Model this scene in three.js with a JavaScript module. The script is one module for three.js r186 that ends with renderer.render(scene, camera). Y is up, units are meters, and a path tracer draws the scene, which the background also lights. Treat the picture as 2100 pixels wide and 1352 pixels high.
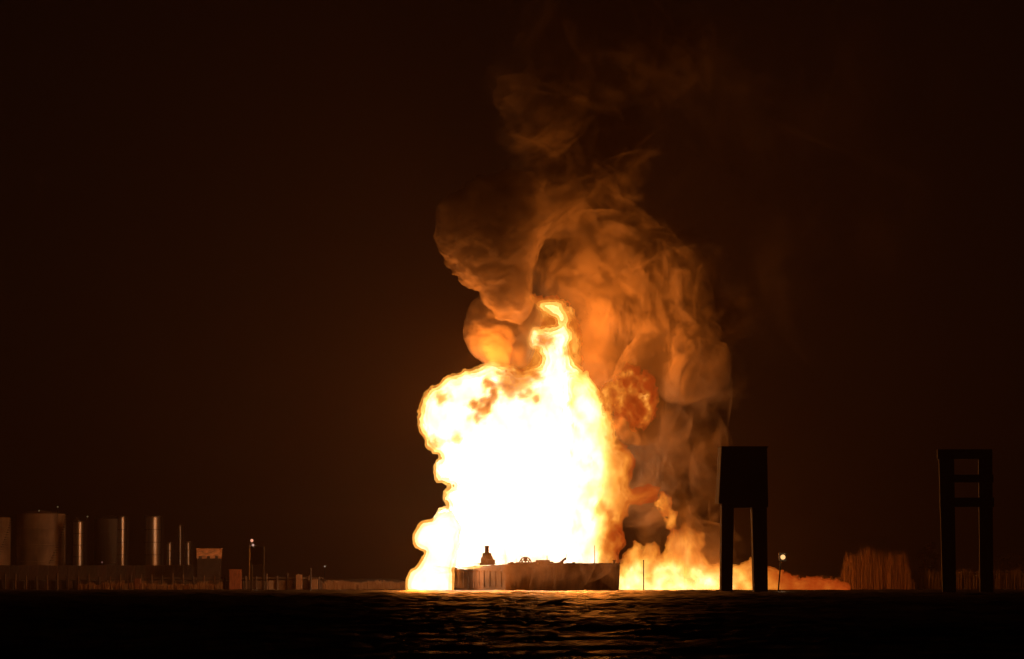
import * as THREE from 'three';
import { mergeGeometries } from 'three/addons/utils/BufferGeometryUtils.js';
import { ImprovedNoise } from 'three/addons/math/ImprovedNoise.js';
import { RoundedBoxGeometry } from 'three/addons/geometries/RoundedBoxGeometry.js';

// ------------------------------------------------------------------ camera, sky, exposure
const scene = new THREE.Scene();
const FOCAL = 9333, EYE = 1.6, TILT = Math.atan((1188 - 676) / FOCAL);   // long lens, close above the water
const camera = new THREE.PerspectiveCamera(2 * Math.atan(676 / FOCAL) * 180 / Math.PI, 1024 / 659, 1, 9000);
camera.position.set(0, EYE, 0);
camera.rotation.x = TILT;
camera.focus = 600; camera.userData.fStop = 2.2;
scene.add(camera);

const renderer = new THREE.WebGLRenderer({ antialias: true });
renderer.toneMapping = THREE.LinearToneMapping;
renderer.toneMappingExposure = 1;
renderer.shadowMap.enabled = true;

{ // night sky: almost black, a trace warmer towards the horizon
  const w = 64, h = 32, d = new Float32Array(w * h * 4);
  for (let j = 0; j < h; j++) for (let i = 0; i < w; i++) {
    const up = Math.max(0, (j + 0.5) / h - 0.5) * 2, k = 0.55 + 0.45 * Math.exp(-up * 5);
    d.set([0.0009 * k, 0.0005 * k, 0.0003 * k, 1], (j * w + i) * 4);
  }
  const sky = new THREE.DataTexture(d, w, h, THREE.RGBAFormat, THREE.FloatType);
  sky.mapping = THREE.EquirectangularReflectionMapping; sky.magFilter = THREE.LinearFilter; sky.needsUpdate = true;
  scene.background = sky; scene.environment = sky;
}
scene.fog = new THREE.FogExp2(new THREE.Color().setRGB(1, 0.7, 0.45), 0.00026);   // oily night haze lit by the fire

// ------------------------------------------------------------------ helpers
let seed = 7;
const rnd = () => { seed = (seed + 0x6d2b79f5) | 0; let t = Math.imul(seed ^ (seed >>> 15), 1 | seed); t = (t + Math.imul(t ^ (t >>> 7), 61 | t)) ^ t; return ((t ^ (t >>> 14)) >>> 0) / 4294967296; };
const rr = (a, b) => a + (b - a) * rnd();
const clamp = (x, a, b) => Math.min(b, Math.max(a, x)), lerp = (a, b, t) => a + (b - a) * t;
const smooth = (a, b, x) => { const t = clamp((x - a) / (b - a), 0, 1); return t * t * (3 - 2 * t); };
const IN = new ImprovedNoise(), noise = (x, y, z) => IN.noise(x, y, z);
function fbm(x, y, z, oct) { let s = 0, a = 1; for (let i = 0; i < oct; i++) { s += a * noise(x, y, z); x = x * 2.03 + 17.1; y = y * 2.03 + 5.3; z = z * 2.03 + 9.7; a *= 0.5; } return s; }
function billow(x, y, z, oct) { let s = 0, a = 1, n = 0; for (let i = 0; i < oct; i++) { s += a * (1 - 2.2 * Math.abs(noise(x, y, z))); n += a; x = x * 2.1 + 3.7; y = y * 2.1 + 8.3; z = z * 2.1 + 1.9; a *= 0.5; } return s / n; }
const S = Math.sin(TILT), C = Math.cos(TILT);
// a point of the photograph (2100 x 1352) at a ground distance D in front of the camera
function at(u, v, D) { const a = (u - 1050) / FOCAL, b = (676 - v) / FOCAL, k = D / (C - b * S); return new THREE.Vector3(a * k, EYE + k * (S + b * C), -D); }
function pixel(x, y, D) { const q = y - EYE, depth = q * S + D * C; return [1050 + FOCAL * x / depth, 676 - FOCAL * (q * C - D * S) / depth]; }
const names = new Map();
function numbered(n) { const k = names.get(n) ?? 0; names.set(n, k + 1); return k ? `${n}_${String(k).padStart(3, '0')}` : n; }
function tag(o, label, category, group, kind) {
  if (label) o.userData.label = label;
  if (category) o.userData.category = category;
  if (group) o.userData.group = group;
  if (kind) o.userData.kind = kind;
  return o;
}
function thing(name, label, category, p = [0, 0, 0], turn = 0, group, kind) {
  const g = new THREE.Group(); g.name = numbered(name); g.position.set(...p); g.rotation.y = turn; scene.add(g);
  return tag(g, label, category, group, kind);
}
function part(name, geos, m, parent = scene) {
  const list = [].concat(geos), g = list.length > 1 ? mergeGeometries(list.map((x) => x.index ? x.toNonIndexed() : x)) : list[0];
  const o = new THREE.Mesh(g, m); o.name = parent === scene ? numbered(name) : name; o.castShadow = o.receiveShadow = true;
  parent.add(o); return o;
}
const box = (w, h, d, x, y, z, r = 0) => (r ? new RoundedBoxGeometry(w, h, d, 2, r) : new THREE.BoxGeometry(w, h, d)).translate(x, y, z);
const cyl = (r0, r1, h, x, y, z, n = 20) => new THREE.CylinderGeometry(r1, r0, h, n).translate(x, y + h / 2, z);
function bar(a, b, r, n = 8) {
  const A = new THREE.Vector3(...a), B = new THREE.Vector3(...b), d = B.clone().sub(A), g = new THREE.CylinderGeometry(r, r, d.length(), n);
  return g.applyQuaternion(new THREE.Quaternion().setFromUnitVectors(new THREE.Vector3(0, 1, 0), d.normalize())).translate(...A.add(B).multiplyScalar(0.5).toArray());
}
function grain(w, h, fn) { // procedural colour grain
  const d = new Uint8Array(w * h * 4);
  for (let j = 0; j < h; j++) for (let i = 0; i < w; i++) { const c = fn(i / w, j / h); d.set([255 * clamp(c[0], 0, 1), 255 * clamp(c[1], 0, 1), 255 * clamp(c[2], 0, 1), 255], (j * w + i) * 4); }
  const t = new THREE.DataTexture(d, w, h); t.magFilter = THREE.LinearFilter; t.wrapS = t.wrapT = THREE.RepeatWrapping; t.needsUpdate = true; return t;
}
const mat = (r, g, b, o = {}) => new THREE.MeshStandardMaterial({ color: new THREE.Color().setRGB(r, g, b), roughness: 0.85, ...o });
const blotch = grain(128, 128, (x, y) => { const n = 0.75 + 0.5 * fbm(x * 6, y * 6, 1.3, 4) + 0.1 * fbm(x * 40, y * 40, 4, 2); return [n, n * 0.97, n * 0.93]; });
const streak = grain(128, 128, (x, y) => { const n = 0.72 + 0.45 * fbm(x * 22, y * 2.2, 3.3, 4) + 0.3 * fbm(x * 5, y * 5, 8, 3); return [n, n * 0.93, n * 0.86]; });

// ------------------------------------------------------------------ isosurfaces (surface nets), several nested levels in one mesh
function nets(F, nx, ny, nz, iso, cell, o, out, shade) {
  const id = new Int32Array(nx * ny * nz).fill(-1), sx = 1, sy = nx, sz = nx * ny, off = [0, sx, sy, sx + sy, sz, sx + sz, sy + sz, sx + sy + sz];
  const E = [[0, 1], [2, 3], [4, 5], [6, 7], [0, 2], [1, 3], [4, 6], [5, 7], [0, 4], [1, 5], [2, 6], [3, 7]];
  const g = new Float32Array(8);
  for (let k = 0; k < nz - 1; k++) for (let j = 0; j < ny - 1; j++) for (let i = 0; i < nx - 1; i++) {
    const b = i + j * sy + k * sz; let m = 0;
    for (let c = 0; c < 8; c++) { g[c] = F[b + off[c]] - iso; if (g[c] > 0) m |= 1 << c; }
    if (m === 0 || m === 255) continue;
    let x = 0, y = 0, z = 0, n = 0;
    for (const [p, q] of E) { if (((m >> p) & 1) === ((m >> q) & 1)) continue; const t = g[p] / (g[p] - g[q]);
      x += lerp(p & 1, q & 1, t); y += lerp((p >> 1) & 1, (q >> 1) & 1, t); z += lerp((p >> 2) & 1, (q >> 2) & 1, t); n++; }
    x /= n; y /= n; z /= n;
    let dx = 0, dy = 0, dz = 0;
    for (let c = 0; c < 8; c++) { const a = c & 1 ? x : 1 - x, e = c & 2 ? y : 1 - y, f = c & 4 ? z : 1 - z; dx += g[c] * (c & 1 ? 1 : -1) * e * f; dy += g[c] * (c & 2 ? 1 : -1) * a * f; dz += g[c] * (c & 4 ? 1 : -1) * a * e; }
    const l = -1 / (Math.hypot(dx, dy, dz) || 1), X = o[0] + (i + x) * cell, Y = o[1] + (j + y) * cell, Z = o[2] + (k + z) * cell;
    id[b] = out.pos.length / 3; out.pos.push(X, Y, Z); out.nor.push(dx * l, dy * l, dz * l);
    if (shade) out.col.push(...shade(X, Y, Z));
  }
  const quad = (a, b, c, d, flip) => { if (a < 0 || b < 0 || c < 0 || d < 0) return; flip ? out.idx.push(a, c, b, a, d, c) : out.idx.push(a, b, c, a, c, d); };
  for (let k = 1; k < nz - 1; k++) for (let j = 1; j < ny - 1; j++) for (let i = 1; i < nx - 1; i++) {
    const b = i + j * sy + k * sz, s = F[b] > iso;
    if (s !== F[b + sx] > iso) quad(id[b - sy - sz], id[b - sz], id[b], id[b - sy], !s);
    if (s !== F[b + sy] > iso) quad(id[b - sx - sz], id[b - sx], id[b], id[b - sz], !s);
    if (s !== F[b + sz] > iso) quad(id[b - sx - sy], id[b - sy], id[b], id[b - sx], !s);
  }
}
function field(lo, hi, cell, fn) { // fn(column info, z); 2-D work is done once per column
  const nx = Math.ceil((hi[0] - lo[0]) / cell) + 1, ny = Math.ceil((hi[1] - lo[1]) / cell) + 1, nz = Math.ceil((hi[2] - lo[2]) / cell) + 1, F = new Float32Array(nx * ny * nz);
  for (let j = 0; j < ny; j++) for (let i = 0; i < nx; i++) {
    const x = lo[0] + i * cell, y = lo[1] + j * cell, f = fn(x, y);
    for (let k = 0; k < nz; k++) F[i + j * nx + k * nx * ny] = (i && j && k && i < nx - 1 && j < ny - 1 && k < nz - 1) ? f(lo[2] + k * cell) : -9;
  }
  return { F, nx, ny, nz, lo, cell };
}
function shells(f, levels, shadeOf) {
  const out = { pos: [], nor: [], col: [], idx: [] };
  levels.forEach((l, k) => nets(f.F, f.nx, f.ny, f.nz, l, f.cell, f.lo, out, shadeOf && shadeOf(k)));
  const g = new THREE.BufferGeometry();
  g.setAttribute('position', new THREE.Float32BufferAttribute(out.pos, 3)); g.setAttribute('normal', new THREE.Float32BufferAttribute(out.nor, 3));
  if (shadeOf) g.setAttribute('color', new THREE.Float32BufferAttribute(out.col, 4));
  g.setIndex(out.idx); return g;
}
function insidePoly(P, u, v) { // signed distance in pixels, positive inside
  let d = 1e9, c = false;
  for (let i = 0, j = P.length - 1; i < P.length; j = i++) {
    const [ax, ay] = P[j], [bx, by] = P[i], ex = bx - ax, ey = by - ay, t = clamp(((u - ax) * ex + (v - ay) * ey) / (ex * ex + ey * ey), 0, 1);
    d = Math.min(d, (u - ax - ex * t) ** 2 + (v - ay - ey * t) ** 2);
    if ((ay > v) !== (by > v) && u < ((bx - ax) * (v - ay)) / (by - ay) + ax) c = !c;
  }
  return Math.sqrt(d) * (c ? 1 : -1);
}

// ------------------------------------------------------------------ water
const waves = [];
for (let i = 0; i < 22; i++) { const len = 0.55 * Math.pow(1.13, i) , a = rr(-0.9, 0.9), k = 2 * Math.PI / len; waves.push([k * Math.sin(a), k * Math.cos(a), 0.0115 * Math.pow(len, 0.6), rr(0, 6.28)]); }
function swell(x, z) {
  const gust = 0.85 + 0.6 * noise(x * 0.03, 3.1, z * 0.022), wx = x + 1.5 * noise(x * 0.13, 1, z * 0.13), wz = z + 1.5 * noise(x * 0.13, 7, z * 0.13);
  let h = 0; for (const [kx, kz, A, p] of waves) h += A * Math.sin(kx * wx + kz * wz + p);
  return h * gust;
}
{
  const strip = (x0, x1, z0, z1, dx, dz) => {
    const nx = Math.round((x1 - x0) / dx), nz = Math.round((z1 - z0) / dz), g = new THREE.PlaneGeometry(x1 - x0, z1 - z0, nx, nz).rotateX(-Math.PI / 2).translate((x0 + x1) / 2, 0, -(z0 + z1) / 2), p = g.attributes.position;
    for (let i = 0; i < p.count; i++) p.setY(i, swell(p.getX(i), p.getZ(i)));
    g.computeVertexNormals(); return g;
  };
  const flat = new THREE.PlaneGeometry(9000, 9000).rotateX(-Math.PI / 2).translate(0, -0.45, -1500);
  const g = mergeGeometries([strip(-32, 32, 60, 190, 0.22, 0.15), strip(-55, 55, 190, 400, 0.45, 0.27), strip(-110, 110, 400, 700, 0.65, 0.32), flat].map((q) => { q.deleteAttribute('uv'); return q; }));
  const water = part('water', g, new THREE.MeshPhysicalMaterial({ color: new THREE.Color().setRGB(0.012, 0.012, 0.011), roughness: 0.38, ior: 1.33 }));
  water.userData.kind = 'structure';
}

// ------------------------------------------------------------------ shore on both sides
{
  const dark = mat(0.06, 0.05, 0.035, { map: blotch, roughness: 1 });
  const land = (x0, x1, z0, z1, top) => { const g = new THREE.PlaneGeometry(x1 - x0, z1 - z0, 120, 30).rotateX(-Math.PI / 2).translate((x0 + x1) / 2, 0, -(z0 + z1) / 2), p = g.attributes.position;
    for (let i = 0; i < p.count; i++) { const x = p.getX(i), z = p.getZ(i), e = Math.min(smooth(z0, z0 + 5, -z), 1); p.setY(i, -0.6 + (top + 0.6) * e + e * 0.5 * noise(x * 0.12, 2, z * 0.12)); }
    g.computeVertexNormals(); return g; };
  tag(part('ground', [land(-420, -9, 657, 1100, 1.3), land(28, 420, 660, 1100, 0.7)], dark), null, null, null, 'structure');
}

// ------------------------------------------------------------------ the barge
const BX = -0.84, BZ = -600, BA = 7.3 * Math.PI / 180;
{
  const hullSteel = mat(0.26, 0.19, 0.14, { map: streak, roughness: 0.75, metalness: 0.1 }), deckSteel = mat(0.1, 0.07, 0.05, { map: blotch }), gear = mat(0.06, 0.045, 0.035, { roughness: 0.8 });
  const b = thing('barge', 'long burning steel barge moored under the fireball, end towards the camera', 'barge', [BX, 0, BZ], BA);
  const W = 15.3, L = 60, top = (z) => 3.55 + z * 0.0058; // z runs from 0 to -L
  { // hull: raked and rounded at the near end, sheer falling to the far end
    const nu = 46, nl = 24, prof = [[-1.2, 1.4], [0.0, 0.55], [1.1, 0.12], [2.2, 0.0], [3.1, 0.0], [1, 0]], pos = [], idx = [];
    const row = prof.length;
    const ring = []; // plan outline, clockwise from far left
    for (let i = 0; i <= nl; i++) ring.push([0, -L + (L - 0.8) * i / nl, -1, 0]);
    for (let i = 1; i <= 4; i++) { const a = i / 4 * Math.PI / 2; ring.push([0.8 - 0.8 * Math.cos(a), -0.8 + 0.8 * Math.sin(a), -Math.cos(a), Math.sin(a)]); }
    for (let i = 1; i < nu; i++) ring.push([0.8 + (W - 1.6) * i / nu, 0, 0, 1]);
    for (let i = 0; i <= 4; i++) { const a = i / 4 * Math.PI / 2; ring.push([W - 0.8 + 0.8 * Math.sin(a), -0.8 + 0.8 * Math.cos(a), Math.sin(a), Math.cos(a)]); }
    for (let i = 1; i <= nl; i++) ring.push([W, -0.8 - (L - 0.8) * i / nl, 1, 0]);
    for (const [x, z, ox, oz] of ring) prof.forEach(([y, inset], k) => {
      const dent = 0.05 * noise(x * 0.7, y * 0.8, z * 0.5), yy = k === row - 1 ? top(z) + 0.05 * noise(x * 0.9, 1, z * 0.4) : y;
      const i2 = Math.abs(oz) > 0.5 ? inset : inset * 0.25; pos.push(x - ox * (i2 + dent), yy, z - oz * (i2 + dent));
    });
    const uv = []; ring.forEach(([x, z]) => prof.forEach(([y]) => uv.push((x - z) * 0.12, y * 0.2)));
    for (let i = 0; i < ring.length - 1; i++) for (let k = 0; k < row - 1; k++) { const a = i * row + k; idx.push(a, a + row, a + 1, a + 1, a + row, a + row + 1); }
    const g = new THREE.BufferGeometry(); g.setAttribute('position', new THREE.Float32BufferAttribute(pos, 3)); g.setAttribute('uv', new THREE.Float32BufferAttribute(uv, 2)); g.setIndex(idx); g.computeVertexNormals();
    part('hull', g, hullSteel, b);
    const d = new THREE.PlaneGeometry(W - 0.1, L - 0.1, 20, 40).rotateX(-Math.PI / 2).translate(W / 2, 0, -L / 2), p = d.attributes.position;
    for (let i = 0; i < p.count; i++) p.setY(i, top(p.getZ(i)) - 0.06 + 0.04 * noise(p.getX(i), 3, p.getZ(i)));
    d.computeVertexNormals(); part('deck', d, deckSteel, b);
    part('transom', box(W - 1, 4.2, 0.3, W / 2, 1, -L + 0.1), hullSteel, b);
  }
  for (let i = 0; i < 9; i++) part('rub_bar', box(0.14, 2.4, 0.28, -0.08, 1.75 - i * 0.03, -4 - i * 6.2, 0.04), i % 3 ? hullSteel : deckSteel, b);
  part('side_rail', box(0.16, 0.2, L - 2, -0.07, 2.75, -L / 2), hullSteel, b).rotation.x = 0.004;
  for (let i = 0; i < 26; i++) { const x = rr(0.4, W - 0.4); part('debris', box(rr(0.3, 1.1), rr(0.1, 0.3), rr(0.3, 0.8), x, top(0) + 0.06, -rr(0.5, 3), 0.04), gear, b); }
  // gear that stands out against the flames
  const wx = (u) => (u - 1037) / 15.5;
  { // burnt winch house
    const h = part('winch_house', [new THREE.LatheGeometry([[1.0, 0], [0.95, 0.3], [0.82, 0.34], [0.8, 1.05], [0.66, 1.1], [0.6, 1.6], [0.3, 1.66], [0.27, 2.3], [0.34, 2.34], [0.3, 2.55], [0, 2.6]].map(([r, y]) => new THREE.Vector2(r, y)), 9).scale(1, 1, 0.8).translate(wx(1010), 3.45, -6.2), box(1.0, 0.7, 0.6, wx(1018), 3.85, -5.6, 0.1), box(0.5, 0.9, 0.5, wx(1001), 3.9, -5.8, 0.08)], gear, b);
    part('ledge', box(2.2, 0.12, 2, wx(1010), 3.62, -6.2), gear, h); part('jib', bar([wx(1017), 5.0, -6.2], [wx(1026), 3.7, -6.2], 0.1), gear, h);
  }
  { const dome = [new THREE.TorusGeometry(0.75, 0.08, 8, 20, Math.PI).translate(wx(1088), 3.75, -5), new THREE.TorusGeometry(0.45, 0.07, 8, 18, Math.PI).translate(wx(1088), 3.75, -5), bar([wx(1088), 3.6, -5], [wx(1088), 4.5, -5], 0.06), bar([wx(1088) - 0.5, 3.6, -5], [wx(1088) - 0.5, 4.3, -5], 0.06), bar([wx(1088) + 0.5, 3.6, -5], [wx(1088) + 0.5, 4.3, -5], 0.06), box(2.2, 0.3, 0.9, wx(1086), 3.7, -5, 0.06), new THREE.SphereGeometry(0.3, 12, 8).translate(wx(1088), 4.2, -5)];
    part('pump_cage', dome, gear, b); }
  part('hatch_cover', [box(2.6, 0.35, 1.4, wx(1125), 3.75, -5, 0.1), box(1.8, 0.3, 1.2, wx(1124), 4.0, -5, 0.1), bar([wx(1133), 4, -5], [wx(1133), 4.7, -5], 0.05)], gear, b);
  part('hose_rack', [bar([wx(1155), 3.55, -4], [wx(1170), 4.4, -4], 0.16), bar([wx(1170), 3.5, -4], [wx(1171), 5.0, -4], 0.05), bar([wx(1140), 3.6, -4], [wx(1165), 3.75, -4], 0.14)], gear, b);
  part('pole', [cyl(0.07, 0.05, 2.6, wx(1226.5), 3.5, -2.5, 8), cyl(0.16, 0.16, 0.12, wx(1226.5), 3.5, -2.5, 8)], gear, b);
  for (const [u, z] of [[1264, -1.2], [1052, -1.2], [1180, -1], [1110, -1]]) part('bollard', [cyl(0.16, 0.14, u === 1264 ? 0.55 : 0.28, wx(u), 3.5, z, 10), cyl(0.24, 0.24, 0.1, wx(u), u === 1264 ? 4.0 : 3.75, z, 10)], gear, b);
  for (let i = 0; i < 7; i++) part('pipe', bar([0.8 + i * 0.2, 3.62 + i * 0.01, -3 - i], [W - 1 - i * 0.7, 3.62, -3 - i], 0.09), deckSteel, b);
}
{ // thin stake in front of the low fire
  const p = at(1320, 1214, 597), s = thing('channel_stake', 'thin dark stake standing in the water before the low fire right of the barge', 'stake', [p.x, 0, -597]);
  part('stake', cyl(0.08, 0.06, 4.6, 0, -0.6, 0, 8), mat(0.05, 0.04, 0.03), s);
  part('cap', new THREE.SphereGeometry(0.1, 8, 6).translate(0, 4, 0), mat(0.05, 0.04, 0.03), s);
}

// ------------------------------------------------------------------ the fire
const FIRE = new THREE.MeshBasicMaterial({ vertexColors: true, transparent: true, side: THREE.DoubleSide });
const OUTER = [1.15, 0.36, 0.045], MID = [2.6, 1.15, 0.22], HOT = [5.6, 4.2, 2.8];
function heatColour(h) { // 0 dull red .. 1 orange .. 2 yellow .. 3 white hot
  const T = [[0.4, 0.045, 0.004], [0.85, 0.24, 0.022], MID, HOT], k = clamp(h, 0, 2.999), i = Math.floor(k), t = k - i;
  return [0, 1, 2].map((c) => Math.exp(lerp(Math.log(T[i][c]), Math.log(T[i + 1][c]), t)));
}
function fire(name, label, P, D, R, o) {
  const us = P.map((p) => p[0]), vs = P.map((p) => p[1]), pad = 14, a = at(Math.min(...us) - pad, Math.max(...vs) + pad, D), b = at(Math.max(...us) + pad, Math.min(...vs) - pad, D), px = FOCAL / D, base = [(a.x + b.x) / 2, 0, -D];
  const f = field([a.x - base[0], a.y, -R - 1.2], [b.x - base[0], b.y, R + 1.2], o.cell ?? 0.3, (x, y) => {
    const [u, v] = pixel(x + base[0], y, D), d = insidePoly(P, u, v) / px, amp = o.amp ?? 0.8, fq = o.freq ?? 0.35;
    return (z) => {
      if (d < -2.5) return -2.5;
      const q = Math.abs(z) < R ? d - R + Math.sqrt(R * R - z * z) : d - R - (Math.abs(z) - R);
      if (q > 4.5 || q < -2.5) return q;
      return q + amp * (billow(x * fq + base[0], y * fq, z * fq, 3) - 0.35) - (o.holes ? Math.max(0, o.holes * (fbm(x * 1.3, y * 1.0, z * 1.3, 3) + (o.bias ?? 0))) : 0);
    };
  });
  const g = shells(f, o.levels, (k) => (x, y, z) => {
    const [u, v] = pixel(x + base[0], y, D);
    let h = o.heat[k] + (o.tint ? o.tint(u, v) : 0) + (o.flicker ?? 0.5) * fbm(x * 0.55, y * 0.4, z * 0.55, 3), al = o.alpha[k];
    for (const [cu, cv, r, drop] of o.cool ?? []) { const q = Math.hypot(u - cu, v - cv) / r; if (q < 2.4 && z > -1) { const w = smooth(2, 0.2, q + 1.3 * fbm(x * 0.8 + cu, y * 0.8, z * 0.8, 3)); h -= w * drop * 0.62; al = lerp(al, 0.65, w); } }
    return [...heatColour(h), al];
  });
  const t = thing(name, label, 'fire', base);
  part('flame', g, FIRE, t);
  return t;
}
const LEV = [0, 0.35, 0.8, 1.4, 2.2], ALPHA = [0.22, 0.38, 0.45, 0.5, 0.55];
const mainFire = fire('fireball', 'towering white-hot fireball rising from the barge deck', [[1002, 1190], [990, 1163], [940, 1163], [902, 1150], [886, 1120], [890, 1069], [898, 1055], [903, 1044], [914, 1043], [922, 1047], [922, 1034], [912, 1023], [914, 1007], [932, 997], [914, 990], [897, 988], [891, 961], [896, 947], [906, 939], [900, 929], [892, 927], [875, 914], [872, 900], [860, 876], [860, 845], [869, 819], [878, 801], [889, 794], [898, 791], [908, 782], [918, 772], [937, 769], [952, 760], [962, 762], [981, 755], [1008, 742], [1017, 744], [1030, 752], [1050, 750], [1066, 764], [1085, 758], [1107, 752], [1112, 737], [1105, 719], [1082, 714], [1080, 692], [1088, 668], [1110, 674], [1135, 671], [1147, 667], [1139, 655], [1122, 642], [1104, 630], [1107, 622], [1124, 617], [1151, 621], [1157, 636], [1168, 653], [1163, 667], [1174, 684], [1178, 698], [1170, 709], [1174, 720], [1176, 746], [1196, 760], [1188, 793], [1197, 815], [1207, 842], [1234, 860], [1234, 872], [1216, 885], [1226, 930], [1224, 978], [1222, 1002], [1207, 1035], [1194, 1056], [1189, 1087], [1182, 1120], [1176, 1190]], 627, 6.5, {
  levels: LEV, alpha: ALPHA, heat: [1.5, 2.2, 2.8, 3.2, 3.4], amp: 0.8, freq: 0.55, flicker: 0.35,
  tint: (u, v) => 1.1 * smooth(1030, 1070, v) * smooth(985, 940, u) - 0.6 * smooth(1165, 1224, u) + 0.5 * smooth(860, 960, v) - 0.25 * smooth(700, 640, v),
  cool: [[1000, 790, 10, 1.4], [985, 843, 15, 1.7], [1004, 822, 10, 1.6], [1014, 808, 9, 1.5], [1072, 790, 22, 0.9], [1046, 772, 20, 1.1], [1090, 768, 14, 1], [1115, 703, 14, 1.2], [1165, 726, 9, 0.9], [1100, 818, 8, 0.7], [908, 818, 12, 0.8], [893, 912, 10, 0.9], [1040, 800, 14, 0.8], [935, 902, 9, 0.5], [1200, 845, 22, 1.0], [1185, 815, 14, 0.9]] });
fire('water_fire', 'white fire burning on the water left of the barge hull', [[869, 1130], [851, 1122], [846, 1106], [849, 1092], [857, 1078], [868, 1069], [886, 1068], [900, 1055], [925, 1050], [945, 1080], [940, 1130], [930, 1166], [929, 1236], [889, 1236], [847, 1234], [839, 1219], [833, 1204], [835, 1190], [840, 1174], [850, 1165], [864, 1149]], 604, 3.2, {
  levels: LEV.slice(0, 4), alpha: [0.4, 0.5, 0.5, 0.5], heat: [1.7, 2.7, 3.2, 3.4], amp: 0.5, freq: 0.5, flicker: 0.3 });
fire('side_flame', 'yellow and orange curtain of flame along the right flank of the fireball', [[1140, 1185], [1148, 1060], [1155, 930], [1160, 850], [1165, 770], [1200, 768], [1222, 800], [1242, 830], [1258, 868], [1262, 905], [1288, 928], [1297, 945], [1289, 975], [1284, 1000], [1300, 1008], [1328, 1002], [1346, 1004], [1341, 1022], [1312, 1030], [1292, 1040], [1276, 1062], [1268, 1090], [1280, 1112], [1264, 1128], [1262, 1185]], 621, 3.2, {
  levels: [0, 0.35, 0.8, 1.4], alpha: [0.35, 0.4, 0.45, 0.5], heat: [1.1, 1.45, 1.8, 2.1], amp: 1.3, freq: 0.5, flicker: 0.5,
  tint: (u, v) => 1.05 + 1.2 * smooth(1180, 1150, u) - 1.6 * smooth(1202, 1290, u) - 0.5 * smooth(1290, 1310, u) - 0.55 * smooth(1215, 1240, u) * smooth(1050, 1110, v) - 0.3 * smooth(880, 800, v),
  cool: [[1228, 1040, 10, 0.6], [1255, 1092, 16, 0.9], [1250, 1060, 8, 0.6], [1245, 1125, 9, 0.5]] });
fire('low_fire', 'low yellow fire spread along the waterline right of the barge', [[1266, 1195], [1275, 1160], [1283, 1138], [1295, 1125], [1303, 1115], [1312, 1122], [1318, 1138], [1326, 1120], [1340, 1115], [1350, 1128], [1358, 1145], [1368, 1125], [1372, 1105], [1380, 1088], [1395, 1090], [1405, 1076], [1418, 1083], [1427, 1098], [1440, 1096], [1442, 1114], [1432, 1130], [1442, 1148], [1455, 1164], [1475, 1158], [1490, 1150], [1500, 1165], [1520, 1162], [1540, 1150], [1560, 1166], [1590, 1170], [1615, 1180], [1640, 1188], [1680, 1188], [1720, 1195], [1740, 1203], [1740, 1224], [1262, 1224]], 645, 2.2, {
  cell: 0.25, levels: [0, 0.25, 0.55, 0.95, 1.5], alpha: [0.3, 0.35, 0.4, 0.45, 0.5], heat: [1.0, 1.3, 1.55, 1.75, 2.0], amp: 1.1, freq: 0.75, flicker: 0.7,
  tint: (u, v) => -0.25 + 1.1 * smooth(1130, 1195, v) * smooth(1650, 1380, u) - 1.1 * smooth(1480, 1680, u) - 0.25 * smooth(1130, 1080, v) });
fire('flame_wisp', 'loose orange wisp of flame drifting above the low fire', [[1350, 1020], [1360, 1008], [1374, 1024], [1386, 1050], [1384, 1078], [1372, 1088], [1364, 1062], [1350, 1042], [1342, 1030]], 640, 1.2, {
  cell: 0.2, levels: [0, 0.25, 0.5], alpha: [0.3, 0.4, 0.45], heat: [0.7, 1.0, 1.2], amp: 0.9, freq: 0.8, flicker: 0.9, holes: 1.5, bias: 0.1 });
fire('ember_flame', 'dull red flecks of flame inside the dark smoke right of the fireball', [[1230, 800], [1262, 780], [1290, 752], [1316, 760], [1342, 780], [1346, 832], [1330, 872], [1306, 884], [1280, 856], [1240, 846]], 616, 2.6, {
  cell: 0.17, levels: [0, 0.4, 0.9], alpha: [0.22, 0.28, 0.35], heat: [0.1, 0.35, 0.6], amp: 1.2, freq: 0.5, flicker: 1.5, holes: 2.4, bias: 0.1, tint: (u) => 0.5 - 0.6 * smooth(1240, 1290, u) });
fire('neck_flame', 'thin orange flame and glowing gas around the narrow tip of the fireball', [[1030, 752], [1040, 716], [1060, 690], [1074, 666], [1094, 640], [1062, 610], [1064, 602], [1084, 604], [1112, 612], [1152, 612], [1172, 635], [1184, 668], [1188, 700], [1192, 752], [1150, 768], [1080, 768]], 630, 2.4, {
  cell: 0.25, levels: [0, 0.4, 0.9], alpha: [0.25, 0.3, 0.35], heat: [0.55, 0.85, 1.1], amp: 1.2, freq: 0.5, flicker: 0.9, holes: 1.2, bias: 0.0, tint: (u, v) => 0.25 * smooth(1090, 1180, u) });

// the light of the flames, just outside their faces
const FLAME_LIGHT = new THREE.Color().setRGB(1, 0.25, 0.025);
const fireLights = [[1040, 1010, 620, 3000], [1090, 900, 620, 3000], [890, 850, 622, 1900], [1196, 655, 627, 2200], [1205, 745, 627, 1500], [1310, 690, 627, 700], [1185, 880, 618, 2400], [1240, 830, 629, 300], [850, 1120, 592, 800], [912, 1165, 628, 260], [978, 752, 620, 2000], [1310, 1040, 628, 900], [1370, 1180, 641, 700], [1460, 1190, 643, 400], [1570, 1198, 650, 700], [1130, 1120, 619, 1200]];
for (const [u, v, D, cd] of fireLights) {
  const l = new THREE.PointLight(FLAME_LIGHT, cd, 0, 2); l.name = numbered('flame_light'); l.position.copy(at(u, v, D)); l.castShadow = true; l.shadow.radius = 70; scene.add(l);
}

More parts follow.
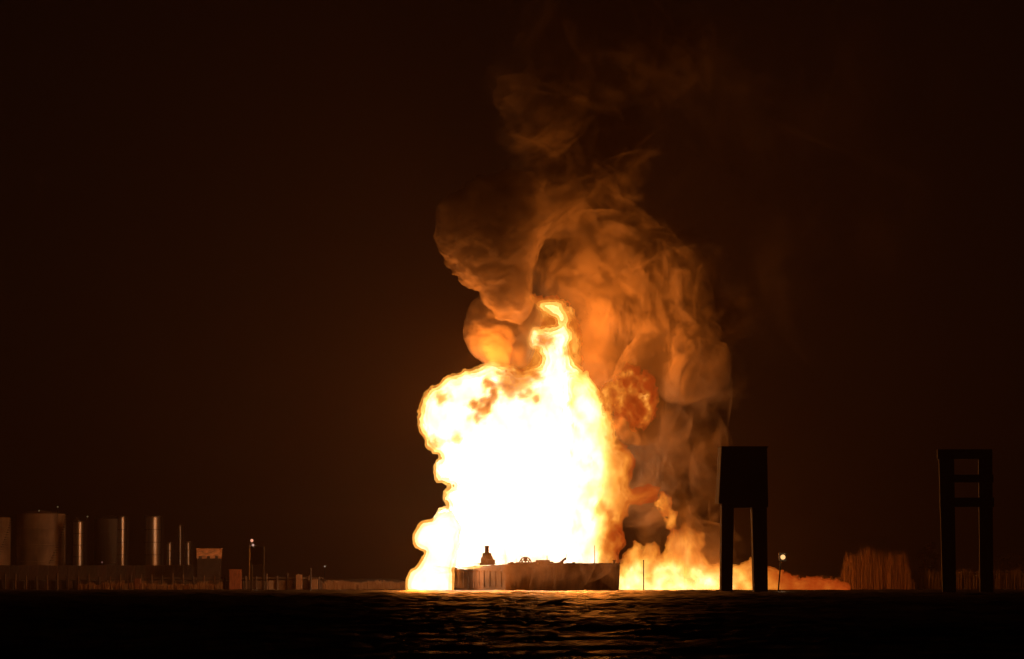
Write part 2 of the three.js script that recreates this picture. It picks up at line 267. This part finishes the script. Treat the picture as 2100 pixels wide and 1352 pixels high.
// ------------------------------------------------------------------ the smoke
const smokeMat = (r, g, b, opacity) => new THREE.MeshPhysicalMaterial({ color: new THREE.Color().setRGB(r, g, b), roughness: 1, specularIntensity: 0, transmission: 0.45, thickness: 0, transparent: true, opacity, side: THREE.DoubleSide });
function smoke(parent, base, D, blobs, o) { // blobs: [u, v, radius in pixels, metres towards the camera]
  const px = FOCAL / D, B = blobs.map(([u, v, r, z = 0]) => { const p = at(u, v, D); return [p.x - base[0], p.y, z, r / px]; }), k = o.blend ?? 1.2, m = o.margin ?? 2;
  const lo = [0, 1, 2].map((c) => Math.min(...B.map((b) => b[c] - b[3])) - m), hi = [0, 1, 2].map((c) => Math.max(...B.map((b) => b[c] + b[3])) + m);
  const f = field(lo, hi, o.cell ?? 0.5, (x, y) => (z) => {
    let s = 0; for (const [bx, by, bz, r] of B) s += Math.exp(Math.min(30, (r - Math.hypot(x - bx, y - by, z - bz)) / k));
    const q = k * Math.log(s + 1e-9);
    if (q < -4 || q > 8) return q;
    const w = 2.2 * noise(x * 0.09 + 4, y * 0.09, z * 0.09 + base[0]);
    return q + (o.amp ?? 1.4) * (billow((x + w) * (o.freq ?? 0.2), (y - w) * (o.freq ?? 0.2), z * (o.freq ?? 0.2) + (o.seed ?? 0), o.oct ?? 4) - 0.4);
  });
  return part('billow', shells(f, o.levels), o.mat, parent);
}
// soft drifts of smoke: many small feathered tufts turned every way, filling the same kind of blobs
const tuftAlpha = [1, 2].map((k) => grain(96, 96, (x, y) => { const r = Math.hypot(x - 0.5, y - 0.5) * 2, a = Math.exp(-4 * (r * (1 + 0.7 * fbm(x * 4, y * 4, k * 5, 3))) ** 2) * clamp(0.9 + 0.6 * fbm(x * 4, y * 4, k * 9.3, 2), 0, 1) * smooth(1, 0.7, r); return [a, a, a]; }));
const tuftPlane = new THREE.RingGeometry(0.001, 0.46, 14, 4); // a curved scrap, never seen quite edge-on
{ const p = tuftPlane.attributes.position; for (let i = 0; i < p.count; i++) { const x = p.getX(i), y = p.getY(i); p.setZ(i, 0.06 - 0.38 * (x * x + y * y) + 0.15 * x * y); } tuftPlane.computeVertexNormals(); }
function drift(parent, base, D, blobs, o) {
  const px = FOCAL / D, B = blobs.map(([u, v, r, z = 0]) => { const p = at(u, v, D); return [p.x - base[0], p.y, z, r / px]; }), W = B.map((b) => Math.pow(b[3], 2.4)), total = W.reduce((a, b) => a + b, 0);
  for (const t of tuftAlpha) {
    const m = o.mat.clone(); m.alphaMap = t;
    const n = Math.round(o.n / 2), mesh = new THREE.InstancedMesh(tuftPlane, m, n), M = new THREE.Matrix4(), q = new THREE.Quaternion(), e = new THREE.Euler(), sc = new THREE.Vector3(), p = new THREE.Vector3();
    for (let i = 0; i < n; i++) {
      let k = 0, w = rnd() * total; while (k < B.length - 1 && (w -= W[k]) > 0) k++;
      const b = B[k], d = new THREE.Vector3(rr(-1, 1), rr(-1, 1), rr(-1, 1)).normalize(), r = b[3] * (o.soft ? Math.abs(rnd() + rnd() + rnd() - 1.5) / 1.5 * 1.6 : Math.cbrt(rnd())), size = rr(...o.size) * (o.soft ? 0.7 + 0.6 * r / b[3] : 1);
      p.set(b[0] + d.x * r, b[1] + d.y * r, b[2] + d.z * r * (o.flat ?? 1)); if (p.y < size * 0.2) p.y = size * rr(0.2, 0.5);
      mesh.setMatrixAt(i, M.compose(p, q.setFromEuler(e.set(rr(-3, 3), rr(-3, 3), rr(-3, 3))), sc.set(size, size * rr(0.7, 1.1), size)));
    }
    mesh.name = o.name ?? 'drift'; mesh.castShadow = mesh.receiveShadow = true; tag(mesh, o.label, null, null, 'stuff'); parent.add(mesh);
  }
}
{
  const base = [6, 0, -634], t = thing('smoke_plume', 'billowing brown smoke column climbing from the fireball, lit orange from below', 'smoke', base);
  const A = [0.3, 0.25, 0.2], m1 = smokeMat(...A, 0.42), m2 = smokeMat(...A, 0.27), m4 = smokeMat(...A, 0.12);
  m1.transmission = 0.3; m1.opacity = 0.28;
  // lit lump left of the flame neck
  smoke(t, base, 634, [[1002, 694, 40, 7], [1012, 650, 42, 6], [1030, 716, 30, 8], [1045, 680, 36, 8], [1060, 735, 22, 9], [1078, 655, 24, 8]], { mat: m1, levels: [0, 0.3, 0.65, 1.05, 1.5, 2.1], cell: 0.42, amp: 0.9, freq: 0.28, seed: 2, oct: 4 });
  // left bulge and the dark column above the neck
  const left = [[948, 470, 42, 16], [950, 512, 32, 16], [963, 556, 27, 16], [995, 470, 56, 17], [1010, 540, 48, 17], [1035, 600, 42, 17], [1045, 500, 60, 17], [1060, 440, 60, 15], [1020, 430, 50, 15], [1052, 645, 28, 16]];
  smoke(t, base, 634, left, { mat: m1, levels: [0, 0.35, 0.75, 1.2, 1.7, 2.3, 3], amp: 1.5, freq: 0.24, seed: 5, oct: 4, cell: 0.5 });
  drift(t, base, 634, left.map(([u, v, r, z]) => [u + 8, v - 6, r * 0.95, z]), { n: 90, size: [3.5, 8], mat: smokeMat(...A, 0.4) });
  // central column right of the flame
  const mid = [[1130, 570, 64, -5], [1220, 520, 78, -5], [1320, 530, 90, -6], [1410, 580, 84, -7], [1250, 620, 84, -5], [1350, 680, 90, -6], [1430, 680, 74, -7], [1215, 730, 60, -6], [1260, 450, 50, -7], [1380, 510, 60, -10], [1240, 790, 40, -5], [1475, 650, 56, -9], [1470, 780, 44, -8]];
  smoke(t, base, 634, mid.map(([u, v, r, z]) => [u, v, r * 0.72, z]), { mat: m2, levels: [0, 0.8, 1.8], cell: 0.6, amp: 2.2, freq: 0.15, blend: 1.2, seed: 1, margin: 3 });
  drift(t, base, 634, mid, { n: 440, size: [7, 15], mat: smokeMat(...A, 0.44) });
  // rising darker plume
  const rise = [[1180, 400, 84, -4], [1235, 360, 74, -5], [1120, 430, 66, -4], [1278, 340, 40, -5], [1160, 310, 90, -6], [1250, 270, 74, -8], [1250, 420, 44, -5]];
  smoke(t, base, 634, rise.map(([u, v, r, z]) => [u, v, r * 0.75, z]), { mat: m2, levels: [0, 0.8, 1.8], cell: 0.6, amp: 1.8, freq: 0.14, seed: 9, margin: 3 });
  drift(t, base, 634, rise, { n: 230, size: [8, 16], mat: smokeMat(...A, 0.42) });
  const high = [[1110, 240, 66, -2], [1060, 190, 44, -3], [1170, 210, 62, -4], [1250, 160, 74, -6], [1340, 130, 80, -9], [1420, 80, 80, -12], [1130, 275, 40, 0], [1300, 30, 100, -12], [1160, 90, 90, -8]];
  smoke(t, base, 634, high.map(([u, v, r, z]) => [u, v, r * 0.8, z]), { mat: m4, levels: [0, 1.1, 2.4], cell: 0.75, amp: 2.6, freq: 0.13, seed: 3, margin: 3 });
  drift(t, base, 634, high, { n: 120, size: [10, 20], mat: smokeMat(...A, 0.2) });
  // round bulge right of the dark red lump
  smoke(t, base, 634, [[1400, 765, 58, 2], [1440, 750, 52, 1], [1370, 750, 36, 2], [1430, 700, 50, -3]], { mat: m2, levels: [0, 0.5, 1.1, 1.9, 2.8], cell: 0.5, amp: 1.4, freq: 0.2, seed: 6 });
  // dark lump with the red flecks in it
  smoke(t, base, 634, [[1316, 752, 36, 15], [1300, 800, 38, 15], [1308, 850, 32, 15], [1292, 885, 27, 15], [1316, 895, 20, 16], [1334, 724, 28, 14]], { mat: m1, levels: [0, 0.35, 0.75, 1.2, 1.8], cell: 0.42, amp: 1.3, freq: 0.28, seed: 8, oct: 4 });
  // thin curtain low on the right, and thin drift far right
  drift(t, base, 634, [[1360, 900, 80, -9], [1420, 880, 80, -10], [1400, 990, 80, -9], [1380, 1080, 60, -8], [1440, 1080, 50, -9], [1330, 1010, 60, -7], [1460, 960, 50, -10], [1420, 1150, 50, -8]], { n: 180, size: [6, 12], mat: smokeMat(...A, 0.34) });
  drift(t, base, 634, [[1500, 420, 130, -14], [1560, 560, 120, -16], [1540, 700, 90, -14], [1640, 380, 150, -20], [1740, 250, 160, -24], [1820, 420, 140, -24], [1620, 160, 150, -20], [1480, 250, 130, -16], [1850, 150, 140, -26]], { n: 80, size: [16, 34], mat: smokeMat(...A, 0.07) });
}
{ // thin smoke lying low over the water around the barge and drifting off the left flank of the fire
  const base = [0, 0, -600], t = thing('smoke_veil', 'thin brown smoke lying low over the water in front of the barge', 'smoke', base);
  const veil = smokeMat(0.5, 0.42, 0.36, 0.3);
  drift(t, base, 600, [[960, 1200, 70, 8], [1080, 1205, 80, 9], [1200, 1205, 70, 9]], { n: 34, size: [6, 11], mat: veil, flat: 0.9 });
}

// ------------------------------------------------------------------ timber towers standing in the water
{
  const wood = mat(0.05, 0.04, 0.03, { map: streak, roughness: 0.95 });
  { const D = 545, s = FOCAL / D, o = at(1522, 1214, D), X = (u) => (u - 1522) / s, Y = (v) => at(1522, v, D).y;
    const t = thing('timber_tower', 'dark boxed-in tower on two thick legs in front of the low fire', 'tower', [o.x, 0, -D], 0.1);
    const leg = (u0, u1, v0, b0, b1) => { const g = box(1, Y(v0) + 1.5, 1.4, 0, (Y(v0) + 1.5) / 2 - 1.5, 0), p = g.attributes.position; for (let i = 0; i < p.count; i++) { const topSide = p.getY(i) > 0, e = p.getX(i) > 0; p.setX(i, X(topSide ? (e ? u1 : u0) : (e ? b1 : b0))); } g.computeVertexNormals(); return g; };
    part('leg', leg(1479, 1504, 1030, 1477, 1500), wood, t); part('leg', leg(1541, 1572, 1030, 1546, 1574), wood, t);
    const pz = [[1477, 918], [1570, 918], [1572, 1040], [1502, 1042], [1502, 1033], [1471, 1033]], sh = new THREE.Shape(pz.map(([u, v]) => new THREE.Vector2(X(u), Y(v))));
    part('boarding', new THREE.ExtrudeGeometry(sh, { depth: 3, bevelEnabled: true, bevelSize: 0.04, bevelThickness: 0.04, bevelSegments: 1 }).translate(0, 0, -1.5), wood, t);
    part('cap', box(X(1573) - X(1476), 0.14, 3.3, (X(1573) + X(1476)) / 2, Y(917.5), 0), wood, t);
    for (const y of [Y(930), Y(975), Y(1022)]) part('batten', box(X(1570) - X(1478), 0.22, 0.12, (X(1570) + X(1478)) / 2, y, 1.6), wood, t); }
  { const D = 530, s = FOCAL / D, o = at(1981, 1215, D), X = (u) => (u - 1981) / s, Y = (v) => at(1981, v, D).y;
    const t = thing('timber_scaffold', 'black open timber frame with three cross beams at the far right', 'tower', [o.x, 0, -D], -0.05);
    for (const [u0, u1, b0, b1] of [[1927, 1958, 1934, 1961], [2008, 2036, 2010, 2037]]) { const h = Y(926) + 1.5, g = box(1, h, 1.3, 0, h / 2 - 1.5, 0), p = g.attributes.position; for (let i = 0; i < p.count; i++) { const up = p.getY(i) > 0, e = p.getX(i) > 0; p.setX(i, X(up ? (e ? u1 : u0) : (e ? b1 : b0))); } g.computeVertexNormals(); part('post', g, wood, t); }
    for (const [a, b, v0, v1] of [[1924, 2036, 922, 942], [1929, 2038, 974, 990], [1929, 2039, 1021, 1040]]) part('cross_beam', box(X(b) - X(a), Y(v0) - Y(v1), 1.55, (X(a) + X(b)) / 2, (Y(v0) + Y(v1)) / 2, 0.02, 0.03), wood, t); }
}

// ------------------------------------------------------------------ lamps and beacons
const glow = (r, g, b) => new THREE.MeshStandardMaterial({ color: 0x111111, emissive: new THREE.Color().setRGB(r, g, b), roughness: 1 });
const iron = mat(0.04, 0.035, 0.03, { roughness: 0.7, metalness: 0.3 });
{
  const D = 560, s = FOCAL / D, p = at(1596, 1214, D), y = at(1606, 1143, D).y;
  const t = thing('channel_light', 'lit round lamp on a thin leaning pole right of the boxed-in tower', 'lamp', [p.x, 0, -D]);
  part('pole', bar([-0.1, -1, 0], [0.35, y - 0.5, 0], 0.09), iron, t);
  part('housing', [box(0.95, 0.1, 0.7, 0.6, y + 0.45, -0.1), box(0.08, 0.8, 0.6, 0.15, y, -0.1), box(0.9, 0.08, 0.6, 0.6, y - 0.45, -0.1), box(0.9, 0.85, 0.08, 0.6, y, -0.42)], iron, t);
  part('lamp', new THREE.SphereGeometry(0.3, 20, 14).translate(0.6, y, 0.02), glow(1.5, 0.75, 0.28), t);
  const l = new THREE.PointLight(new THREE.Color().setRGB(1, 0.6, 0.3), 3, 0, 2); l.name = 'channel_lamp_light'; l.position.set(p.x + 0.6, y, -D + 0.45); l.shadow.radius = 15; l.castShadow = true; scene.add(l);
}
{
  const D = 600, s = FOCAL / D, p = at(528, 1214, D), X = (u) => (u - 528) / s, Y = (v) => at(528, v, D).y;
  const t = thing('beacon_board', 'dark two-legged beacon board with a small lit lamp on top, left of the fire', 'beacon', [p.x, 0, -D]);
  part('board', box(X(541) - X(514), Y(1121) - Y(1158), 0.4, 0, (Y(1121) + Y(1158)) / 2, 0, 0.03), mat(0.006, 0.005, 0.004), t);
  part('leg', box(0.3, Y(1150) + 1, 0.3, X(515), (Y(1150) - 1) / 2, 0), iron, t); part('leg', box(0.3, Y(1150) + 1, 0.3, X(539), (Y(1150) - 1) / 2, 0), iron, t);
  part('pole', bar([X(511), 1.5, 0.2], [X(511.5), Y(1118), 0.2], 0.07), mat(0.35, 0.33, 0.33, { roughness: 0.4, metalness: 0.6 }), t);
  part('lamp', new THREE.SphereGeometry(0.2, 14, 10).translate(X(516), Y(1109), 0), glow(1.0, 0.4, 0.24), t);
  part('lens', new THREE.SphereGeometry(0.16, 14, 10).translate(X(518.5), Y(1119) + 0.05, 0.1), glow(0.6, 0.36, 0.28), t);
  part('lamp_bracket', [bar([X(514), Y(1124), 0], [X(514), Y(1110), 0], 0.05), bar([X(514), Y(1113), 0], [X(517), Y(1113), 0], 0.05)], iron, t);
  const l = new THREE.PointLight(new THREE.Color().setRGB(1, 0.5, 0.35), 0.6, 0, 2); l.name = 'beacon_lamp_light'; l.position.set(p.x + X(516), Y(1109), -D + 0.3); l.shadow.radius = 10; scene.add(l);
}
{ // far stake and a pole
  const p = at(637, 1213, 640), t = thing('mooring_pile', 'slim dark pile at the water edge between the beacon and the barge', 'pile', [p.x, 0, -640]);
  part('pile', cyl(0.16, 0.13, 4, 0, -1, 0, 10), iron, t); part('pile_cap', new THREE.ConeGeometry(0.2, 0.25, 10).translate(0, 3.1, 0), iron, t);
}

// ------------------------------------------------------------------ terminal on the left shore
{
  const D = 655, s = FOCAL / D, X = (u) => (u - 1050) / s;
  const t = thing('dock', 'long low timber dock along the left shore, lit orange by the fire', 'dock', [X(330), 0, -D]);
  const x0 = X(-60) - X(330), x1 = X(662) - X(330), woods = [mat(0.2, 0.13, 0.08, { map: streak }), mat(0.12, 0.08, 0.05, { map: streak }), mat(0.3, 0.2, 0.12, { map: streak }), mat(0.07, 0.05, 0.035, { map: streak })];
  part('deck', box(x1 - x0, 0.18, 4, (x0 + x1) / 2, 1.75, -2), woods[1], t);
  let x = x0, i = 0;
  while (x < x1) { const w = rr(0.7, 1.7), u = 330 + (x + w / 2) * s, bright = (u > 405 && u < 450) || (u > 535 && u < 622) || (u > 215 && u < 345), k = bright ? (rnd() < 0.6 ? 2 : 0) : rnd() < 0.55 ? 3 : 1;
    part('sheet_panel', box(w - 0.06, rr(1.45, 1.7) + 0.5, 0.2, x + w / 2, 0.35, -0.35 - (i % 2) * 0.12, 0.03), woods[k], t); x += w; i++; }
  for (let q = 0; q < 34; q++) part('pile', cyl(0.17, 0.15, rr(2.9, 3.5), x0 + 0.5 + q * (x1 - x0 - 1) / 33, -1, 0.1, 8), woods[q % 3 === 0 ? 3 : 1], t);
  const crate = (u0, u1, v0, z, m, name, label, cat) => { const w = (u1 - u0) / s, h = at(0, v0, D - z).y - 0.1, c = thing(name, label, cat, [X((u0 + u1) / 2), 0.1, -D + z]);
    part('body', box(w, h, 1.4, 0, h / 2, 0, 0.05), m, c); for (let q = 0; q < 4; q++) part('rib', box(0.07, h - 0.2, 0.06, -w / 2 + w * (q + 0.5) / 4, h / 2, 0.73), m, c); part('lid', box(w + 0.06, 0.1, 1.46, 0, h + 0.03, 0), m, c); };
  crate(472, 497, 1169, 1.4, mat(0.34, 0.12, 0.05, { map: streak }), 'fender_block', 'tall rust-red fender block on the dock beside the beacon board', 'fender');
  crate(279, 291, 1188, 1.2, mat(0.3, 0.11, 0.05, { map: streak }), 'fender_block', 'small rust-red fender block on the dock below the middle stack', 'fender');
  crate(608, 621, 1180, 1.2, mat(0.34, 0.2, 0.1, { map: streak }), 'fender_block', 'pale upright fender block near the right end of the dock', 'fender');
  crate(638, 653, 1190, 1.2, mat(0.3, 0.18, 0.09, { map: streak }), 'fender_block', 'low square block at the very right end of the dock', 'fender');
}
{
  const D = 690, s = FOCAL / D, X = (u) => (u - 1050) / s, Y = (v) => at(1050, v, D).y;
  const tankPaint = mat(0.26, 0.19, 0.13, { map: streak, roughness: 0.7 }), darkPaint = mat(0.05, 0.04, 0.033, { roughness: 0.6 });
  const tank = (u0, u1, v, d, m, label) => { const w = (u1 - u0) / s, r = w / 2, h = Y(v) - 1.4, t = thing('storage_tank', label, 'tank', [X((u0 + u1) / 2), 1.4, -D - d], 0, undefined);
    part('shell', cyl(r, r, h, 0, 0, 0, 40), m, t); part('roof', new THREE.ConeGeometry(r * 1.02, 0.6, 40).translate(0, h + 0.3, 0), m, t);
    for (let k = 1; k < 4; k++) part('wind_girder', new THREE.TorusGeometry(r + 0.03, 0.06, 6, 40).rotateX(Math.PI / 2).translate(0, h * k / 4 + 0.3, 0), m, t);
    const st = []; for (let k = 0; k < 26; k++) { const a = 0.2 + k * 0.05; st.push(box(0.5, 0.08, 0.3, 0, 0, 0).rotateY(a).translate(Math.sin(a) * (r + 0.25), 0.3 + k * h / 26, Math.cos(a) * (r + 0.25))); }
    tag(part('stair', st, darkPaint, t), null, null, null, 'stuff'); return t; };
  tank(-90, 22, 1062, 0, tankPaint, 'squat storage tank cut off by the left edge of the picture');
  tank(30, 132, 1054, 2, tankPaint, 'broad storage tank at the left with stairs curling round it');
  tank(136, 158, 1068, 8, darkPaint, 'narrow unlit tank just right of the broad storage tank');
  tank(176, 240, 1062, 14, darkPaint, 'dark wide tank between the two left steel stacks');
  const steel = (c) => mat(c *= 0.62, c * 0.9, c * 0.8, { metalness: 0.85, roughness: 0.38 });
  const stack = (u, w, v0, v1, label, c) => { const r = w / 2 / s * 1.3, h = Y(v0) - 1.4, t = thing('process_stack', label, 'stack', [X(u), 1.4, -D + 3]);
    part('column', cyl(r, r * 0.96, h, 0, 0, 0, 24), steel(c), t); part('cap', cyl(r * 1.12, r * 1.12, 0.2, 0, h, 0, 24), darkPaint, t);
    for (let k = 1; k < 5; k++) part('flange', cyl(r * 1.08, r * 1.08, 0.1, 0, h * k / 5, 0, 24), darkPaint, t); part('ladder', [bar([r + 0.15, 0, 0.1], [r + 0.15, h, 0.1], 0.03), bar([r + 0.4, 0, 0.1], [r + 0.4, h, 0.1], 0.03)], darkPaint, t); };
  stack(165, 16, 1072, 1140, 'leftmost shining steel stack beside the narrow tank', 0.6);
  stack(253, 13, 1062, 1158, 'slim tall steel stack, second from the left', 0.6);
  stack(317, 24, 1062, 1157, 'thick tall steel stack, right of the slim one', 0.55);
  stack(350, 8, 1116, 1135, 'short thin steel stack right of the thick one', 0.5);
  stack(372, 6, 1080, 1150, 'tall hair-thin dim stack among the short ones', 0.2);
  stack(388, 9, 1114, 1135, 'short stack nearest the lit deck house', 0.35);
  { const t = thing('deck_house', 'small flat-roofed cabin lit orange at the terminal', 'cabin', [X(444), 1.3, -D + 16]), k = (D - 16) / D, w = 50 / s * k, y0 = at(0, 1158, D - 16).y - 1.3, y1 = at(0, 1127, D - 16).y - 1.3;
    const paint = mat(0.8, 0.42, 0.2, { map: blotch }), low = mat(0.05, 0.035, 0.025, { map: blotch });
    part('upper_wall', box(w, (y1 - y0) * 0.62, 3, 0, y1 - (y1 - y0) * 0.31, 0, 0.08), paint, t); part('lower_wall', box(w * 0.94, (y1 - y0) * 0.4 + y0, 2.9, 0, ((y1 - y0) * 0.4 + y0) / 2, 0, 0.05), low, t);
    part('roof', box(w + 0.2, 0.14, 3.2, 0, y1 + 0.05, 0, 0.03), paint, t); for (let q = 0; q < 3; q++) part('window', box(0.45, 0.5, 0.05, -w / 3 + q * w / 3, y0 + (y1 - y0) * 0.45, 1.53), darkPaint, t); }
  { const t = thing('berm_wall', 'dark containment wall in front of the tanks and stacks', 'wall', [X(170), 1.2, -D + 8]), w = 470 / s, h = at(0, 1160, D - 8).y - 1.2;
    for (let q = 0; q < 24; q++) part('wall_panel', box(w / 24 - 0.04, h + 0.25 * noise(q * 0.7, 1, 2), 0.5, -w / 2 + w * (q + 0.5) / 24, h / 2, 0), mat(0.07 + 0.03 * rnd(), 0.055, 0.04, { map: blotch }), t); }
  const lamps = [[120, 1040, 'small dim lamp high above the broad storage tank', 1054], [181, 1060, 'small dim greenish lamp above the dark wide tank', 1062], [82, 1048, 'faint lamp on the roof edge of the broad tank', 1056], [221, 1154, 'faint pinkish lamp low before the dark wide tank', 1160]];
  for (const [u, v, label, foot] of lamps) { const t = thing('work_lamp', label, 'lamp', [X(u), Math.max(1.4, Y(foot) - 0.4), -D + (v > 1100 ? 9 : 1)]), h = Y(v) - t.position.y;
    part('pole', bar([0, 0, 0], [0, h, 0], 0.04), iron, t); part('lamp', new THREE.SphereGeometry(0.13, 10, 8).translate(0, h, 0.1), v > 1100 ? glow(0.14, 0.06, 0.05) : glow(0.09, 0.065, 0.03), t); }
  { const t = thing('work_lamp', 'tiny pale lamp on a pole between the dock end and the fire', 'lamp', [X(667.5), 1, -D + 2]), h = Y(1162) - 1; part('pole', bar([0, 0, 0], [0, h, 0], 0.03), iron, t); part('lamp', new THREE.SphereGeometry(0.1, 10, 8).translate(0, h, 0.1), glow(0.6, 0.45, 0.35), t); }
}

// ------------------------------------------------------------------ vegetation on the right bank
function bladeMass(n, w, d, topOf, lean) {
  const pos = [], nor = [], idx = [];
  for (let i = 0; i < n; i++) { const x = rr(-w / 2, w / 2), z = rr(-d / 2, d / 2), h = topOf(x) * Math.pow(rnd(), 0.45) * rr(0.75, 1.0) + 0.15, a = rr(0, 3.14), bw = rr(0.02, 0.06), lx = rr(-lean, lean) * h, lz = rr(-lean, lean) * h, c = Math.cos(a) * bw, s = Math.sin(a) * bw, b = pos.length / 3;
    pos.push(x - c, -0.3, z - s, x + c, -0.3, z + s, x + c * 0.9 + lx * 0.35, h * 0.6, z + s * 0.9 + lz * 0.35, x - c * 0.9 + lx * 0.35, h * 0.6, z - s * 0.9 + lz * 0.35, x + lx * 1.2, h, z + lz * 1.2);
    for (let q = 0; q < 5; q++) nor.push(-Math.sin(a), 0.25, Math.cos(a)); idx.push(b, b + 1, b + 2, b, b + 2, b + 3, b + 3, b + 2, b + 4); }
  const g = new THREE.BufferGeometry(); g.setAttribute('position', new THREE.Float32BufferAttribute(pos, 3)); g.setAttribute('normal', new THREE.Float32BufferAttribute(nor, 3)); g.setIndex(idx); return g;
}
{
  const D = 668, s = FOCAL / D, X = (u) => (u - 1050) / s, Y = (v) => at(1050, v, D).y;
  const dry = new THREE.MeshPhysicalMaterial({ color: new THREE.Color().setRGB(0.42, 0.24, 0.11), roughness: 1, specularIntensity: 0.2, transmission: 0.35, side: THREE.DoubleSide }), green = new THREE.MeshPhysicalMaterial({ color: new THREE.Color().setRGB(0.24, 0.16, 0.05), roughness: 1, specularIntensity: 0.2, transmission: 0.35, side: THREE.DoubleSide });
  const mass = (u0, u1, topV, n, d, m, label, z = 0) => { const w = (u1 - u0) / s, o = part('reeds', bladeMass(n, w, d, (x) => Math.max(0.4, topV(u0 + (x / w + 0.5) * (u1 - u0)) - 0.3), 0.1), m); o.position.set(X((u0 + u1) / 2), 0.3, -D + z); return tag(o, label, 'reeds', null, 'stuff'); };
  const dip = (u) => 3.5 * noise(u * 0.09, 1.5, 0) + 1.5 * noise(u * 0.3, 2, 0);
  mass(1728, 1872, (u) => (0.55 + 0.45 * smooth(1728, 1740, u)) * (1 - 0.7 * smooth(1854, 1868, u)) * Y(1127 - 14 * Math.exp(-(((u - 1778) / 16) ** 2)) - 8 * Math.exp(-(((u - 1735) / 5) ** 2)) + 4 * dip(u)), 6500, 5, dry, 'tall dense stand of dry reeds glowing orange on the right bank');
  mass(1480, 1740, (u) => Y(1180 + 2 * dip(u) + 8 * smooth(1640, 1500, u)), 6000, 4, dry, 'low dry reeds along the right bank behind the lit lamp', -2);
  mass(1858, 2130, (u) => Y(1163 + 3 * dip(u)), 6500, 5, green, 'low olive reeds along the bank behind the open timber frame', -2);
  mass(560, 836, (u) => Y(1193 + 2 * dip(u)), 6000, 3, dry, 'low dry grass along the left shore between the dock and the fire', 10);
  mass(180, 470, (u) => Y(1196 + 2 * dip(u)), 5000, 2, dry, 'low dry grass at the foot of the long dock', 14);
  // bushes: leafy crowns on stems
  const bush = (u0, u1, v0, label, n, m) => { const w = (u1 - u0) / s, h = Y(v0) - 0.5, t = thing('bush', label, 'bush', [X((u0 + u1) / 2), 0.5, -D - 6]), pos = [], nor = [], cl = [];
    for (let i = 0; i < 14; i++) cl.push([rr(-0.4, 0.4) * w, rr(0.35, 0.88) * h, rr(-1.2, 1.2), rr(0.12, 0.24) * w]);
    for (let i = 0; i < n; i++) { const c = cl[i % 14], v = new THREE.Vector3(rr(-1, 1), rr(-1, 1), rr(-1, 1)).normalize(), r = c[3] * Math.cbrt(rr(0.2, 1)), p = new THREE.Vector3(c[0] + v.x * r, c[1] + v.y * r * 1.2, c[2] + v.z * r), a = new THREE.Vector3(rr(-1, 1), rr(-1, 1), rr(-1, 1)).normalize().multiplyScalar(0.16), e = new THREE.Vector3().crossVectors(a, v).normalize().multiplyScalar(0.07), q = new THREE.Vector3().crossVectors(a, e).normalize();
      for (const k of [p, p.clone().add(a).add(e), p.clone().add(a).sub(e)]) { pos.push(k.x, k.y, k.z); nor.push(q.x, q.y, q.z); } }
    const g = new THREE.BufferGeometry(); g.setAttribute('position', new THREE.Float32BufferAttribute(pos, 3)); g.setAttribute('normal', new THREE.Float32BufferAttribute(nor, 3));
    part('crown', g, m, t); part('stem', cl.slice(0, 6).map((c) => bar([0, -0.5, 0], [c[0], c[1], c[2]], 0.06, 6)), mat(0.06, 0.045, 0.03), t); };
  const rust = green.clone(); rust.color.setRGB(0.13, 0.05, 0.03);
  bush(1888, 1932, 1106, 'reddish tall bush just left of the open timber frame', 2600, rust);
  bush(2050, 2130, 1138, 'broad dim bush at the far right edge of the bank', 3000, green);
}

renderer.render(scene, camera);
